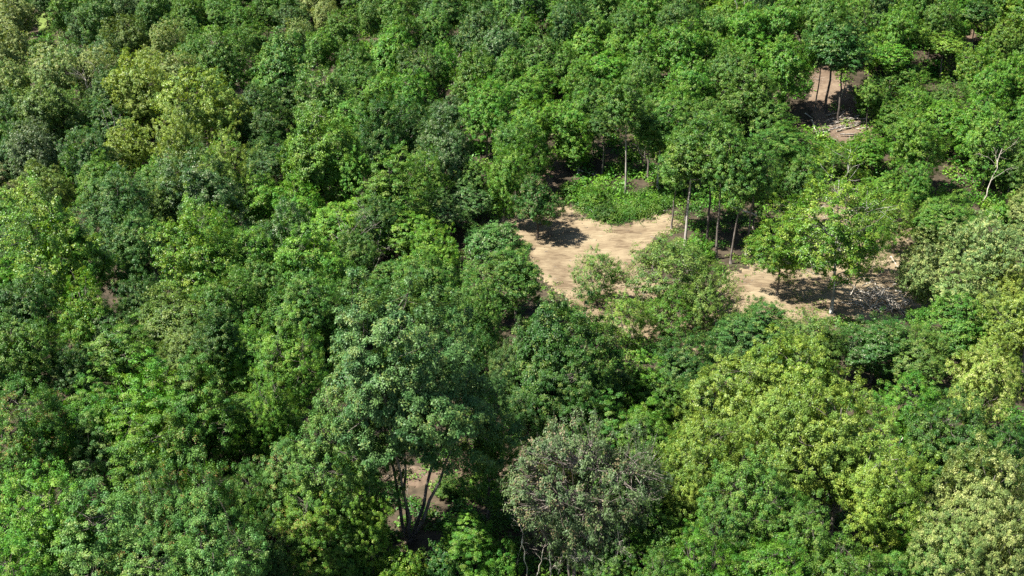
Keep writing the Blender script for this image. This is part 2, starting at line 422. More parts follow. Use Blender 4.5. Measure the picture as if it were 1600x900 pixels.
# ------------------------------------------------------------------ trees read off the photograph
# (px, top, width, colour, form [, options]) in pixels of the 1600 x 900 photograph
TL = [
 # upper left
 (18,-8,70,'P','p'), (36,0,34,'D','m'), (62,-30,44,'K','m'), (92,2,30,'B','t',dict(label='bright green narrow tree at the right edge of the small lawn gap')),
 (122,6,56,'K','m'), (150,-6,64,'G','m'), (183,-16,60,'K','m'), (232,-12,60,'G','d'), (286,-10,60,'G','m'), (338,-14,56,'G','p'), (378,-6,50,'B','m'),
 (203,22,74,'O','p'), (250,30,66,'P','p'), (10,34,88,'P','p'), (110,55,66,'S','m'), (80,67,96,'P','p',dict(label='big pale cream crown standing in the middle of the pale trees, upper left')),
 (136,72,84,'P','p'), (14,92,76,'P','p'), (200,84,110,'Y','p'), (240,100,76,'Y','p'), (164,104,74,'D','d',dict(label='dark green dome tucked among the pale yellow crowns at upper left')),
 (298,28,58,'G','t'), (345,33,90,'G','m'), (314,108,146,'Y','p',dict(h=17,label='largest yellow green crown of the upper left, broad and sunlit')),
 (222,124,80,'Y','p'), (268,160,90,'Y','t'), (66,126,92,'O','m'), (14,138,76,'D','m'), (98,142,82,'O','p'), (58,184,84,'R','m',dict(leaf_mat='silver')),
 (132,198,84,'S','m'), (196,186,78,'Y','p'), (372,150,70,'Y','p'), (340,200,96,'Y','t'), (395,130,60,'D','m'), (20,205,66,'K','m'),
 (110,224,58,'B','d'), (146,240,76,'B','d'), (56,254,98,'O','m'), (185,268,112,'K','m'), (232,244,60,'G','d'), (296,242,120,'S','m'), (258,274,92,'O','m'), (352,262,84,'T','p'),
 # left middle
 (84,268,176,'T','t',dict(h=21,label='tall sunlit tree with glinting yellow leaves at the left, halfway up')),
 (292,304,140,'T','t',dict(h=18,label='tall pointed sunlit tree second from the left edge, halfway up')),
 (16,330,90,'K','m'), (190,330,110,'K','m'), (350,334,96,'B','m'), (384,350,110,'B','d'), (398,400,100,'G','m'),
 (210,420,90,'D','m'), (340,420,110,'G','m'), (30,420,110,'D','m'), (120,430,90,'T','t'),
 (222,455,112,'O','b',dict(h=9)), (296,506,96,'O','m'), (152,478,78,'S','d'), (24,486,128,'G','m'), (100,540,90,'D','m'), (330,480,80,'D','s'),
 # middle, left of the clearing
 (434,47,96,'G','d',dict(h=16,label='tall round dome standing clear of its neighbours below the top edge, left of centre')),
 (508,84,106,'G','m'), (410,82,60,'G','m'), (420,150,70,'D','m'), (540,152,72,'L','m'), (505,176,124,'T','d',dict(leaf_mat='green',label='fine leaved light green dome between the yellow crowns and the wide dark tree')),
 (600,150,104,'D','m',dict(label='wide dark shady tree with a lit left shoulder in the upper middle')), (656,160,90,'D','m'), (556,205,60,'G','m'), (604,198,70,'S','m'),
 (702,176,104,'S','m',dict(label='silvery green broad tree above the sprawling grey tree by the dirt')), (610,230,130,'G','l'), (546,228,80,'L','m'), (660,236,80,'T','m',dict(leaf_mat='green')),
 (455,280,80,'L','d'), (438,316,118,'K','m',dict(leaf_mat='silver')), (488,358,124,'L','d',dict(label='lime green dome left of the bare grey stems in the middle')), (424,352,80,'G','m'),
 (545,355,90,'G','m'), (664,392,96,'G','m'), (682,348,86,'L','m'), (590,300,80,'D','m'), (470,420,110,'G','m'), (560,425,90,'G','m'), (700,395,80,'G','d'),
 (722,280,96,'S','p',dict(base=(722,352),label='grey green speckled tree just left of the lone tree on the dirt')),
 (770,342,126,'S','b',dict(h=5,label='low sprawling grey green tree beside the dirt, left of the lone tree foot')),
 (752,432,86,'G','m',dict(h=12)), (742,500,86,'D','m',dict(h=11)), (720,460,80,'G','m',dict(h=12)), (784,212,80,'T','t',dict(leaf_mat='green')), (760,120,84,'B','m'), (806,176,90,'G','m'), (745,250,60,'G','m'),
 (806,384,146,'G','m',dict(h=10,label='leafy green tree crowding the left side of the dirt clearing')),
 # the clearing
 (842,272,84,'D','n',dict(base=(836,373),leaf_mat='lone',trunk_mat='dark',label='lone small tree casting its shadow on the dirt clearing')),
 (1054,362,156,'O','o',dict(h=11,leaf_mat='green',label='loose olive green tree in front of the dirt clearing')),
 (936,382,92,'O','o',dict(h=8.5,leaf_mat='green',label='smaller olive green tree at the near left corner of the clearing')),
 (1098,416,104,'O','o',dict(base=(1102,528),leaf_mat='green',trunk_mat='dark',label='olive tree with dark bare foot right of the loose olive tree')),
 (1050,450,90,'G','o',dict(h=7)), (985,450,90,'T','o',dict(h=8,leaf_mat='green')),
 (926,290,52,'B','b',dict(base=(924,322),label='tall bright shrub on the green bank behind the dirt')),
 (897,284,44,'B','b',dict(base=(893,308))), (950,314,38,'D','b',dict(base=(949,341),label='dark round shrub at the front of the green bank')),
 (1016,304,36,'L','b',dict(base=(1014,322))), (985,306,30,'L','b',dict(base=(982,322))),
 (1096,362,56,'B','b',dict(base=(1096,404),label='small bright shrub under the tall bare trunks right of the clearing')),
 # behind the clearing
 (890,140,84,'B','t',dict(base=(894,262))), (930,120,80,'G','m'), (836,150,80,'L','m'), (905,200,66,'B','t',dict(base=(903,270))),
 (980,118,84,'G','s',dict(base=(980,306),trunk_mat='pale',label='slender tree with one straight pale trunk behind the green bank')),
 (940,165,66,'D','s',dict(base=(943,272))), (1014,170,70,'G','s',dict(base=(1016,280))), (1050,130,96,'B','m'),
 (1064,165,100,'G','s',dict(base=(1092,384),trunk_mat='pale',label='slender tree on the longest pale trunk, right of the clearing')),
 (1048,215,70,'G','s',dict(base=(1058,358),label='slender tree with thin dark trunk at the right tip of the dirt')),
 (1130,190,90,'G','s',dict(base=(1126,404),label='slender high crowned tree between the longest pale trunk and the right dirt patch')),
 (1150,225,80,'G','s',dict(base=(1150,412),label='slender tree with shaded trunk beside the dead pale branch')),
 (1188,236,90,'G','m',dict(h=12)), (1112,176,96,'G','s',dict(base=(1108,386),label='slender tree with dark trunk just right of the longest pale trunk',trunk_mat='dark')), (1172,186,90,'G','s',dict(base=(1178,398))), (1078,196,76,'D','s',dict(base=(1074,344))), (1030,150,80,'G','s',dict(base=(1034,296),trunk_mat='pale')),  (1105,150,90,'G','m'),
 # right middle
 (1346,326,92,'T','o',dict(base=(1352,432))), (1222,314,108,'T','y',dict(base=(1222,462),label='open tree with several bare stems on the right dirt patch',trunk_mat='bark')),
 (1326,230,166,'T','y',dict(base=(1306,490),trunk_mat='white',label='open crowned tree with white patched trunk on the right dirt patch')),
 (1255,240,86,'G','m'), (1402,300,60,'T','y',dict(base=(1404,398),trunk_mat='dark',label='small thin tree with dark trunk on the dirt right of the white trunk')), (1388,268,72,'L','m',dict(h=8)),
 (1442,250,70,'B','m'), (1480,300,110,'G','d',dict(h=9)), (1358,208,80,'B','m',dict(h=7)), (1302,220,64,'G','m',dict(h=6)), (1440,175,90,'T','m',dict(leaf_mat='green')),
 (1470,342,120,'P','p',dict(h=13,label='pale cream crown right of the brush heap, left one of the pair')), (1556,332,130,'P','p',dict(h=14,label='pale cream crown right of the brush heap, right one of the pair')),
 (1520,390,130,'P','p'), (1445,410,80,'P','p',dict(h=8)), (1590,400,90,'Y','p'),
 (1560,160,90,'T','m',dict(leaf_mat='green')), (1590,215,60,'G','m'), (1576,300,60,'L','b',dict(h=5)),
 (1296,22,110,'D','s',dict(base=(1300,178),trunk_mat='dark',label='dark slender tree on tall trunks above the felled poles on the slope')),
 (1322,40,90,'D','s',dict(base=(1314,190),trunk_mat='dark')), (1272,40,70,'D','s',dict(base=(1291,172))),
 (1368,112,50,'T','m',dict(h=8,leaf_mat='green')), (1408,150,70,'G','m',dict(h=9)), (1380,120,56,'G','t',dict(base=(1368,200),trunk_mat='dark')), (1352,120,50,'T','s',dict(base=(1364,215),leaf_mat='green',trunk_mat='dark')),
 (1475,50,76,'T','s',dict(base=(1474,122),leaf_mat='green')), (1545,130,90,'B','m'),  (1205,150,80,'G','m',dict(h=8)),
 # top middle and top right, crowns of the hillside
 (500,-2,50,'P','p'), (536,2,60,'G','m'), (452,-8,56,'K','m'), (574,-10,60,'G','p'), (622,14,80,'G','m'), (682,4,70,'G','m'), (748,-6,84,'D','m',dict(label='dark green crown on the top edge left of centre, deep shade below it')),
 (500,42,60,'B','m'), (546,60,66,'G','m'), (602,38,76,'B','d'), (650,56,80,'K','m'), (640,100,80,'B','m'), (566,92,62,'G','m'), (602,108,60,'B','m'), (692,62,60,'B','m'),
 (735,74,76,'G','m'), (776,34,66,'S','m'), (790,74,56,'G','d'), (820,6,60,'B','m'), (850,40,66,'G','m'), (886,-8,80,'D','m'), (928,16,60,'G','m'), (962,40,52,'L','d'),
 (880,64,56,'G','d'), (908,84,56,'B','m'), (824,62,58,'G','p'), (978,4,60,'G','m'), (1012,30,70,'B','m'), (1060,-6,72,'D','m'), (1068,32,76,'B','m'), (1110,10,60,'G','m'),
 (1142,-4,50,'T','d',dict(leaf_mat='green')), (1178,6,66,'B','m'), (1010,86,76,'G','m'), (1082,84,80,'B','m'), (1140,74,70,'G','m'), (1226,-2,66,'B','m'), (1236,56,84,'B','m'), (1180,84,84,'G','m'),
 (1290,-14,70,'G','m'), (1345,-10,70,'G','m'), (1400,0,76,'B','m'), (1422,30,66,'T','s',dict(base=(1427,116),leaf_mat='green')), (1465,-6,64,'G','m'), (1520,-6,66,'D','s',dict(base=(1527,88))), (1580,20,66,'T','p',dict(leaf_mat='green')), (1392,66,70,'B','s',dict(base=(1396,150))),
 (1590,80,66,'B','m'),
 # front row, left
 (214,546,150,'B','l',dict(h=16,label='lush layered tree at left, above the tall crown with pale sheen')), (300,546,150,'G','l',dict(h=16)), (140,560,120,'B','l',dict(h=14)),
 (245,610,170,'G','l',dict(h=15)),
 (42,590,150,'G','m',dict(leaf_mat='red',h=15,label='green crown with reddish shoot tips on the left edge, low down')),
 (452,470,146,'L','m',dict(h=15,label='bright lime tree left of the giant, its right side in deep shade')), (402,486,80,'B','d'), (432,560,96,'L','t',dict(h=14,label='bright narrow tree just left of the giant, below the bright lime tree')),
 (410,610,70,'L','t',dict(h=11)),
 (310,690,170,'H','m',dict(leaf_mat='red',h=18,label='tall green crown with pale sheen at lower left')), (230,722,150,'H','m',dict(leaf_mat='red',h=16)), (60,722,170,'L','m',dict(h=16,label='lime green crown in the lower left corner of the photo')),
 (150,770,200,'H','m',dict(h=15)), (330,800,190,'H','m',dict(h=15)), (30,820,180,'B','m',dict(h=14)), (250,840,200,'H','m',dict(h=13)), (120,860,180,'H','m',dict(leaf_mat='red',h=12)),
 (440,690,130,'H','m',dict(leaf_mat='red',h=13,label='yellowish green tree with red tips right of the sheen crown, lower left')), (470,760,120,'T','m',dict(leaf_mat='red',h=11)), (420,815,110,'K','m',dict(h=9)), (400,720,100,'G','m',dict(h=12)),
 # the giant and its neighbours
 (682,436,336,'S','k',dict(base=(640,846),trunk_mat='bark',leaf_mat='green',label='giant silvery green tree with forked trunk, tallest in the middle of the photo')),
 (548,596,190,'H','m',dict(h=17,label='mid green crown leaning against the lower left of the giant')), (760,590,110,'G','t',dict(h=15)),
 (885,466,200,'D','d',dict(h=17,leaf_mat='green',label='lush bluish dark tree right of the giant, near the front of the clearing')), (800,500,110,'K','m',dict(h=14,leaf_mat='green')),
 (900,540,130,'D','m',dict(h=14)), (830,560,110,'D','m',dict(h=12)),
 (1000,545,104,'B','l',dict(h=10,label='bright layered tree between the lush dark tree and the yellow green trees')), (950,620,110,'G','l',dict(h=11)), (1010,610,90,'B','l',dict(h=10)),
 (1044,582,84,'G','m',dict(h=8)), (972,556,84,'G','m',dict(h=10)), (764,738,60,'B','b',dict(h=2.6)), (700,742,50,'G','b',dict(h=2.2)), (572,728,100,'T','t',dict(h=11,label='small yellowish tree in front of the forked trunk, on its left')), (740,790,104,'B','l',dict(h=7,label='bright low tree in front of the forked trunk, on its right')), (624,856,84,'T','b',dict(h=4.5)),
 (520,800,90,'G','m',dict(h=8)), (690,850,90,'D','b',dict(h=4)), (545,860,90,'G','b',dict(h=4)), (780,850,90,'B','b',dict(h=4)),
 # bottom centre
 (900,662,250,'R','g',dict(h=16,label='grey green twiggy tree with dry tips at the bottom centre')), (985,700,120,'S','g',dict(h=13,trunk_mat='pale')), (940,806,110,'S','g',dict(h=9,trunk_mat='pale')), (970,830,120,'G','m',dict(h=8)),
 # right front
 (1196,476,150,'K','m',dict(h=8,leaf_mat='green',label='low bluish dark tree at the near edge of the right dirt patch')), (1145,500,80,'D','b',dict(h=5)),
 (1150,546,190,'Y','p',dict(h=15,label='yellow green crown at right, leftmost of the yellow cluster')), (1262,528,180,'Y','p',dict(h=16,label='yellow green crown at right, topmost of the yellow cluster')),
 (1330,596,210,'Y','p',dict(h=17,label='yellow green crown at right, largest of the yellow cluster')), (1110,626,160,'Y','p',dict(h=15,label='yellow green crown at right, lowest left of the yellow cluster')),
 (1396,650,150,'Y','t',dict(h=16,label='yellow green crown at right, lowest right of the yellow cluster')), (1230,600,150,'Y','p',dict(h=15,label='yellow green crown at right, in the heart of the yellow cluster')),
 (1086,690,120,'Y','p',dict(h=13)),
 (1290,498,114,'O','m',dict(leaf_mat='green',h=9)), (1374,498,116,'K','m',dict(leaf_mat='silver',h=8,label='bluish dark bush tree in front of the brush heap')), (1440,514,104,'O','m',dict(leaf_mat='green',h=8)),
 (1508,466,116,'G','d',dict(h=9,label='round mid green tree below the pale pair at right')), (1560,500,80,'Y','p',dict(h=9)), (1590,480,70,'D','m',dict(h=8)),
 (1544,540,150,'Y','p',dict(h=12,leaf_mat='pale',label='pale yellow tree at the right edge, below the round mid green tree')),
 (1438,590,120,'B','m',dict(leaf_mat='green',h=12)), (1520,612,150,'D','m',dict(h=13)), (1580,640,110,'D','m',dict(h=12)), (1470,640,110,'G','m',dict(h=11)),
 (1540,704,170,'P','p',dict(h=15,label='big pale cream crown in the lower right corner of the photo')), (1590,780,150,'P','p',dict(h=13)), (1510,800,140,'P','p',dict(h=12)),
 (1200,682,170,'G','m',dict(h=15,label='mid green crown in front of the yellow cluster, lower right')), (1250,760,130,'G','m',dict(h=13)), (1150,770,130,'D','m',dict(h=12)),
 (1100,832,150,'B','m',dict(h=12)), (1220,824,170,'B','m',dict(h=12)), (1320,838,150,'G','m',dict(h=11)), (1040,850,130,'G','m',dict(h=11)), (1450,780,80,'B','l',dict(h=9)), (1400,850,120,'G','m',dict(h=9)), (1480,860,110,'G','m',dict(h=9)),
]
LM = dict(silver=LEAF_SILVER, green=LEAF, red=LEAF_RED, pale=LEAF_PALE, lone=LEAF_GREY)
TM = dict(dark=BARK_DARK, pale=BARK_PALE, white=BARK_WHITE, bark=BARK)
for rec in TL:
    kw = dict(rec[5]) if len(rec) > 5 else {}
    if 'leaf_mat' in kw: kw['leaf_mat'] = LM[kw['leaf_mat']]
    if 'trunk_mat' in kw: kw['trunk_mat'] = TM[kw['trunk_mat']]
    elif rec[4] in 'td' and random.random() < .2: kw['trunk_mat'] = BARK_PALE
    wk = 1.1 if rec[4] in 'mdt' and 'base' not in kw and not (780 < rec[0] < 1300 and 240 < rec[1] < 520) else 1.0
    add_tree(rec[0], rec[1], rec[2] * wk, *rec[3:5], **kw)

# ------------------------------------------------------------------ the clearing, outlined where it lies on the ground
def poly(pts): return [at(px, py)[:2] for px, py in pts]
DIRT = [
 poly([(872,308),(886,318),(905,331),(930,345),(963,354),(1000,345),(1042,332),(1062,345),(1060,362),(1030,372),(1005,392),(1020,430),(1060,470),(1085,505),(1085,545),(1000,530),(925,500),(880,470),(850,440),(800,400),(770,372),(740,352),(790,338),(830,322)]),
 poly([(1085,520),(1110,470),(1140,425),(1190,408),(1240,405),(1262,430),(1275,470),(1260,505),(1200,510),(1150,540),(1110,560)]),
 poly([(1200,405),(1250,335),(1285,316),(1320,318),(1350,345),(1400,338),(1425,345),(1425,390),(1420,440),(1440,480),(1400,510),(1330,500),(1260,500),(1240,450)]),
 poly([(852,250),(876,250),(876,275),(856,300),(838,298),(842,275)]),
 poly([(1265,180),(1268,100),(1300,95),(1330,140),(1365,165),(1385,180),(1380,230),(1330,225),(1290,215)]),
 poly([(1495,40),(1525,45),(1530,90),(1500,100)]), poly([(1425,120),(1440,120),(1440,145),(1420,145)]),
 poly([(1290,75),(1310,60),(1320,100),(1290,105)]),
 poly([(515,440),(545,440),(545,480),(520,480)]),
 poly([(575,745),(700,722),(810,702),(850,715),(800,760),(690,765)]),
]
LAWN = [poly([(58,24),(78,20),(84,30),(82,52),(60,50)]), poly([(660,310),(700,300),(690,340),(650,350)]), poly([(790,320),(830,318),(800,340),(770,345)]), poly([(620,330),(660,330),(665,375),(630,370)])]

def inside(P, x, y):
    x = np.asarray(x, float); y = np.asarray(y, float)
    r = np.zeros(np.broadcast(x, y).shape, bool)
    n = len(P); j = n - 1
    for i in range(n):
        xi, yi = P[i]; xj, yj = P[j]
        c = ((yi > y) != (yj > y)) & (x < (xj - xi) * (y - yi) / (yj - yi + 1e-12) + xi)
        r ^= c; j = i
    return r

def edge_dist(P, x, y):
    """signed distance to a polygon: positive inside"""
    x = np.asarray(x, float); y = np.asarray(y, float)
    d = np.full(x.shape, 1e9)
    n = len(P)
    for i in range(n):
        ax_, ay = P[i]; bx, by = P[(i + 1) % n]
        dx, dy = bx - ax_, by - ay
        t = np.clip(((x - ax_) * dx + (y - ay) * dy) / (dx * dx + dy * dy + 1e-9), 0, 1)
        d = np.minimum(d, np.hypot(x - ax_ - t * dx, y - ay - t * dy))
    return np.where(inside(P, x, y), d, -d)

def in_dirt(x, y, m=0.0):
    return any(float(edge_dist(P, np.array([x]), np.array([y]))[0]) > m for P in DIRT[:3])

# ------------------------------------------------------------------ fill the rest of the wood
CELL = 20
cov = np.zeros((50, 84), bool)     # from y = -40 and x = -40
def mark(px, top, w, hfac=0.85):
    cx, cy = px, top + w * hfac * .5
    ys, xs = np.mgrid[0:50, 0:84]
    e = ((xs * CELL - 30 - cx) / (w * .52)) ** 2 + ((ys * CELL - 30 - cy) / (w * hfac * .5)) ** 2
    cov[e < 1] = True
for t in TREES: mark(t['px'], t['top'], t['w'], 1.1 if t['form'] in 'tsyk' else (0.6 if t['form'] == 'b' else .85))
OPEN = [[(850,300),(900,312),(965,345),(1045,325),(1060,350),(1000,385),(1150,420),(1240,405),(1260,420),(1230,470),(1150,500),(1090,480),(900,470),(860,420),(840,395),(770,360)],
        [(1240,320),(1330,310),(1430,340),(1430,500),(1330,500),(1250,420)], [(840,245),(885,245),(885,300),(840,300)],
        [(1255,90),(1310,90),(1390,180),(1390,225),(1270,225)], [(55,15),(82,15),(82,55),(55,55)], [(882,255),(1050,255),(1050,335),(965,350)],
        [(520,690),(820,690),(820,860),(560,880)], [(1060,280),(1200,310),(1200,420),(1060,400)], [(780,800),(900,800),(900,900),(780,900)], [(1330,760),(1440,740),(1440,860),(1360,860)],
        [(1515,225),(1572,225),(1572,320),(1515,320)], [(685,85),(728,85),(728,132),(685,132)], [(200,330),(245,330),(245,400),(205,400)], [(495,315),(540,310),(540,335),(495,335)]]
ys, xs = np.mgrid[0:50, 0:84]
for P in OPEN: cov |= inside(P, xs * CELL - 30.0, ys * CELL - 30.0)
hand = list(TREES)
fill_n = 0
order = [(r, c) for r in range(50) for c in range(84)]
random.shuffle(order)
order.sort(key=lambda rc: -rc[0] + random.uniform(-2, 2))
for r, c in order:
    if cov[r, c] or fill_n >= 85: continue
    px, py = c * CELL - 30 + random.uniform(-6, 6), r * CELL - 30 + random.uniform(-6, 6)
    if px < -30 or px > 1630 or py > 915: continue
    near = sorted(hand, key=lambda t: (t['px'] - px) ** 2 + 2 * (t['py'] - py) ** 2)[:3]
    src = random.choice(near)
    w = (46 + 0.10 * max(0, py) + 0.00006 * max(0, py) ** 2) * random.uniform(.95, 1.45)
    col = src['col'] if random.random() < .8 else random.choice('GGBDK')
    form = src['form'] if src['form'] in 'mdptl' else random.choice('mmdl')
    if in_dirt(*at(px, py - w * .35, 8)[:2], -2): continue
    sx_ = px + w * .55 * np.array([-1, -.7, 0, .7, 1, 0, 0, -.5, .5]); sy_ = py + w * .5 * np.array([0, -.7, -1, -.7, 0, 0, .8, .4, .4])
    if sum(inside(P, sx_, sy_).sum() for P in OPEN) > 0: cov[r, c] = True; continue
    add_tree(px, py - w * .38, w, col, form, h=random.uniform(7.5, 11))
    mark(px, py - w * .38, w, .85); fill_n += 1
for row, (py, sp) in enumerate([(-34, 62), (-66, 66), (-96, 74)]):
    px = -20 + row * 25
    while px < 1630:
        if row < 2 and 35 < px < 100: px += 30; continue
        src = random.choice(sorted(hand, key=lambda t: (t['px'] - px) ** 2 + 2 * (t['py'] - py) ** 2)[:4])
        add_tree(px, py + random.uniform(-8, 8), sp * random.uniform(1.0, 1.35), src['col'] if random.random() < .7 else random.choice('GDBK'), random.choice('mmtp'), h=random.uniform(11, 14))
        px += sp * random.uniform(.85, 1.15)
print('trees', len(TREES), 'fill', fill_n)

# ------------------------------------------------------------------ ground
def grid_axis(lo, hi, step, far_lo, far_hi):
    a = list(np.arange(lo, hi + step * .5, step)); s = step
    while a[-1] < far_hi: s *= 1.35; a.append(a[-1] + s)
    s = step
    while a[0] > far_lo: s *= 1.35; a.insert(0, a[0] - s)
    return np.array(a)
gx = grid_axis(-170, 170, 1.0, -2500, 2500); gy = grid_axis(30, 340, 1.0, -600, 4000)
X, Y = np.meshgrid(gx, gy); Z = ground(X, Y)
nv = np.stack([X, Y, Z], -1).reshape(-1, 3)
i = np.arange(len(gy) - 1)[:, None] * len(gx); j = np.arange(len(gx) - 1)[None, :]
fc = np.stack([i + j, i + j + 1, i + len(gx) + j + 1, i + len(gx) + j], -1).reshape(-1, 4)

def soil_material(name, ramp, scale, bump=0.5, stretch=(1, 1, 1), turn=0.0, rough=0.95):
    m, nt, N, L = new_mat(name)
    tc = node(N, 'ShaderNodeTexCoord'); mp = node(N, 'ShaderNodeMapping'); mp.inputs['Scale'].default_value = stretch; mp.inputs['Rotation'].default_value = (0, 0, turn)
    L.new(tc.outputs['Object'], mp.inputs['Vector'])
    n1 = node(N, 'ShaderNodeTexNoise'); n1.inputs['Scale'].default_value = scale; n1.inputs['Detail'].default_value = 9; n1.inputs['Roughness'].default_value = 0.68
    n1.inputs['Distortion'].default_value = 0.6
    L.new(mp.outputs[0], n1.inputs['Vector'])
    n2 = node(N, 'ShaderNodeTexNoise'); n2.inputs['Scale'].default_value = scale * 0.17; n2.inputs['Detail'].default_value = 4
    L.new(tc.outputs['Object'], n2.inputs['Vector'])
    f = math_n(N, L, 'MULTIPLY_ADD', n2.outputs['Fac'], 0.55, math_n(N, L, 'MULTIPLY_ADD', n1.outputs['Fac'], 0.75, -0.15))
    cr = node(N, 'ShaderNodeValToRGB')
    els = cr.color_ramp.elements
    for q, (p, c) in enumerate(ramp):
        e = els[q] if q < 2 else els.new(p)
        e.position = p; e.color = (*c, 1)
    L.new(f, cr.inputs[0])
    bp = node(N, 'ShaderNodeBump'); bp.inputs['Strength'].default_value = bump; bp.inputs['Distance'].default_value = 0.12
    L.new(n1.outputs['Fac'], bp.inputs['Height'])
    bs = node(N, 'ShaderNodeBsdfPrincipled'); bs.inputs['Roughness'].default_value = rough; bs.inputs['Specular IOR Level'].default_value = 0.2
    L.new(cr.outputs[0], bs.inputs['Base Color']); L.new(bp.outputs[0], bs.inputs['Normal'])
    out = node(N, 'ShaderNodeOutputMaterial'); L.new(bs.outputs[0], out.inputs['Surface'])
    return m

FLOOR = soil_material('forest_floor', [(0.30, (0.022, 0.018, 0.011)), (0.74, (0.105, 0.080, 0.050)), (0.5, (0.050, 0.039, 0.025))], 0.9)
DIRTM = soil_material('straw_and_bare_earth', [(0.32, (0.080, 0.054, 0.031)), (0.72, (0.30, 0.245, 0.152)), (0.44, (0.155, 0.115, 0.069)), (0.56, (0.23, 0.18, 0.11))], 1.5, 1.0, (0.35, 1.9, 1), 0.45)
REDM = soil_material('reddish_bare_earth', [(0.30, (0.075, 0.050, 0.032)), (0.72, (0.20, 0.150, 0.102)), (0.5, (0.13, 0.093, 0.063))], 1.0, 0.9)
GRASSM = soil_material('short_grass', [(0.30, (0.075, 0.11, 0.02)), (0.72, (0.17, 0.22, 0.06)), (0.5, (0.12, 0.17, 0.038))], 1.4, 0.9)

def link(name, me, parent=None):
    o = bpy.data.objects.new(name, me); COL.objects.link(o)
    if parent is not None: o.parent = parent
    return o

g = link('ground', quads_mesh('ground', nv, [FLOOR], faces=fc, smooth=True)); g['kind'] = 'structure'

def sheet(P, name, mat, lift, step=0.45, ragged=1.3, seed=0):
    P = np.array(P); x0, y0 = P.min(0) - 2; x1, y1 = P.max(0) + 2
    ax_ = np.arange(x0, x1, step); ay = np.arange(y0, y1, step)
    X, Y = np.meshgrid(ax_, ay)
    d = edge_dist([tuple(p) for p in P], X, Y)
    d = d + ragged * (np.sin(X * 1.1 + seed) * np.sin(Y * .9 + 2 * seed) * .5 + .35 * np.sin(X * 2.9 + Y * 2.1) + .3 * np.sin(X * 5.3 - Y * 4.7))
    Z = ground(X, Y) + lift + 0.05 * np.sin(X * 2.1 + Y) * np.sin(Y * 2.7) + 0.03 * np.sin(Y * 7 + 2 * np.sin(X * .5))
    Z = Z - 0.55 * np.clip(0.15 - d, 0, 1.2)
    V = np.stack([X, Y, Z], -1).reshape(-1, 3)
    nx = len(ax_)
    a = np.arange(len(ay) - 1)[:, None] * nx; b = np.arange(nx - 1)[None, :]
    F_ = np.stack([a + b, a + b + 1, a + nx + b + 1, a + nx + b], -1)
    ok = (d[:-1, :-1] > -1.1) & (d[1:, :-1] > -1.1) & (d[:-1, 1:] > -1.1) & (d[1:, 1:] > -1.1)
    F_ = F_[ok]
    if len(F_) == 0: return None
    used = np.unique(F_); remap = np.zeros(len(V), int); remap[used] = np.arange(len(used))
    o = link(name, quads_mesh(name, V[used], [mat], faces=remap[F_], smooth=True)); o['kind'] = 'structure'
    return o
for q, P in enumerate(DIRT):
    sheet(P, 'dirt_clearing' if q < 3 else 'bare_earth', DIRTM if q < 3 else REDM, 0.09 + 0.012 * q, seed=q)
for q, P in enumerate(LAWN):
    sheet(P, 'lawn', GRASSM, 0.16 + 0.012 * q, seed=q + 20)

# ------------------------------------------------------------------ undergrowth: nobody could count it
def leaf_mass(name, spots, mat, leaf, per, color, label, rr=(.5, 1.1), hh=(.25, .9)):
    rng = np.random.default_rng(len(spots))
    pos, ax, sp = [], [], []
    for (x, y) in spots:
        r = rng.uniform(*rr); hgt = rng.uniform(*hh); n = int(per * r)
        gq = unit(rng.normal(0, 1, (n, 3))) * (rng.random(n) ** .4)[:, None]
        gq[:, 2] = np.abs(gq[:, 2])
        p = np.stack([x + gq[:, 0] * r, y + gq[:, 1] * r, gq[:, 2] * hgt + 0.05], 1)
        p[:, 2] += ground(p[:, 0], p[:, 1])
        pos.append(p); ax.append(unit(gq * .6 + np.array([0, 0, 1.0]))); sp.append(np.full(n, rng.random()))
    pos = np.concatenate(pos); ax = np.concatenate(ax); sp = np.concatenate(sp)
    o = link(name, quads_mesh(name, leaves_from(pos, ax, leaf, rng), [mat], dict(tint=rng.random(len(pos)), spray=sp)))
    o.color = (*color, 1); o['kind'] = 'stuff'; o['label'] = label; o['category'] = 'undergrowth'
    return o
def far_spots(n, lo, hi):
    """points spread evenly over the wood floor in view, off the bare earth"""
    out = np.zeros((0, 2))
    while len(out) < n:
        y = RNG.uniform(lo, hi, 3000); x = RNG.uniform(-1, 1, 3000) * (y * .52 + 8)
        ok = np.sin(x * .21) * np.sin(y * .17 + 1) > -0.75
        for q_, P in enumerate(DIRT + LAWN): ok &= (edge_dist(P, x, y) < -0.6) | ((RNG.random(len(x)) < (.6 if q_ == 9 else .25)) & (3 <= q_ < len(DIRT)))
        out = np.concatenate([out, np.stack([x, y], 1)[ok]])
    return [tuple(p) for p in out[:n]]
leaf_mass('undergrowth', far_spots(3800, 55, 165), LEAF, 0.28, 85, COLS['G'], 'leafy undergrowth on the forest floor between the nearer trees', (.6, 1.5), (.3, 1.5))
leaf_mass('undergrowth', far_spots(5200, 160, 310), LEAF, 0.40, 66, COLS['B'], 'leafy undergrowth on the hillside between the farther trees', (.9, 2.1), (.5, 2.4))
# bank of bright weeds behind the dirt
BANK = poly([(898,318),(925,296),(985,305),(1045,306),(1052,322),(1035,334),(1000,342),(963,350),(930,342),(905,328)])
spots = []
bx0, by0 = np.min(BANK, 0); bx1, by1 = np.max(BANK, 0)
while len(spots) < 400:
    x, y = random.uniform(bx0, bx1), random.uniform(by0, by1)
    if inside(BANK, x, y): spots.append((x, y))
leaf_mass('weeds', spots, LEAF, 0.17, 170, COLS['G'], 'bright green weeds covering the bank behind the dirt clearing', (.3, 1.2), (.15, 2.1))

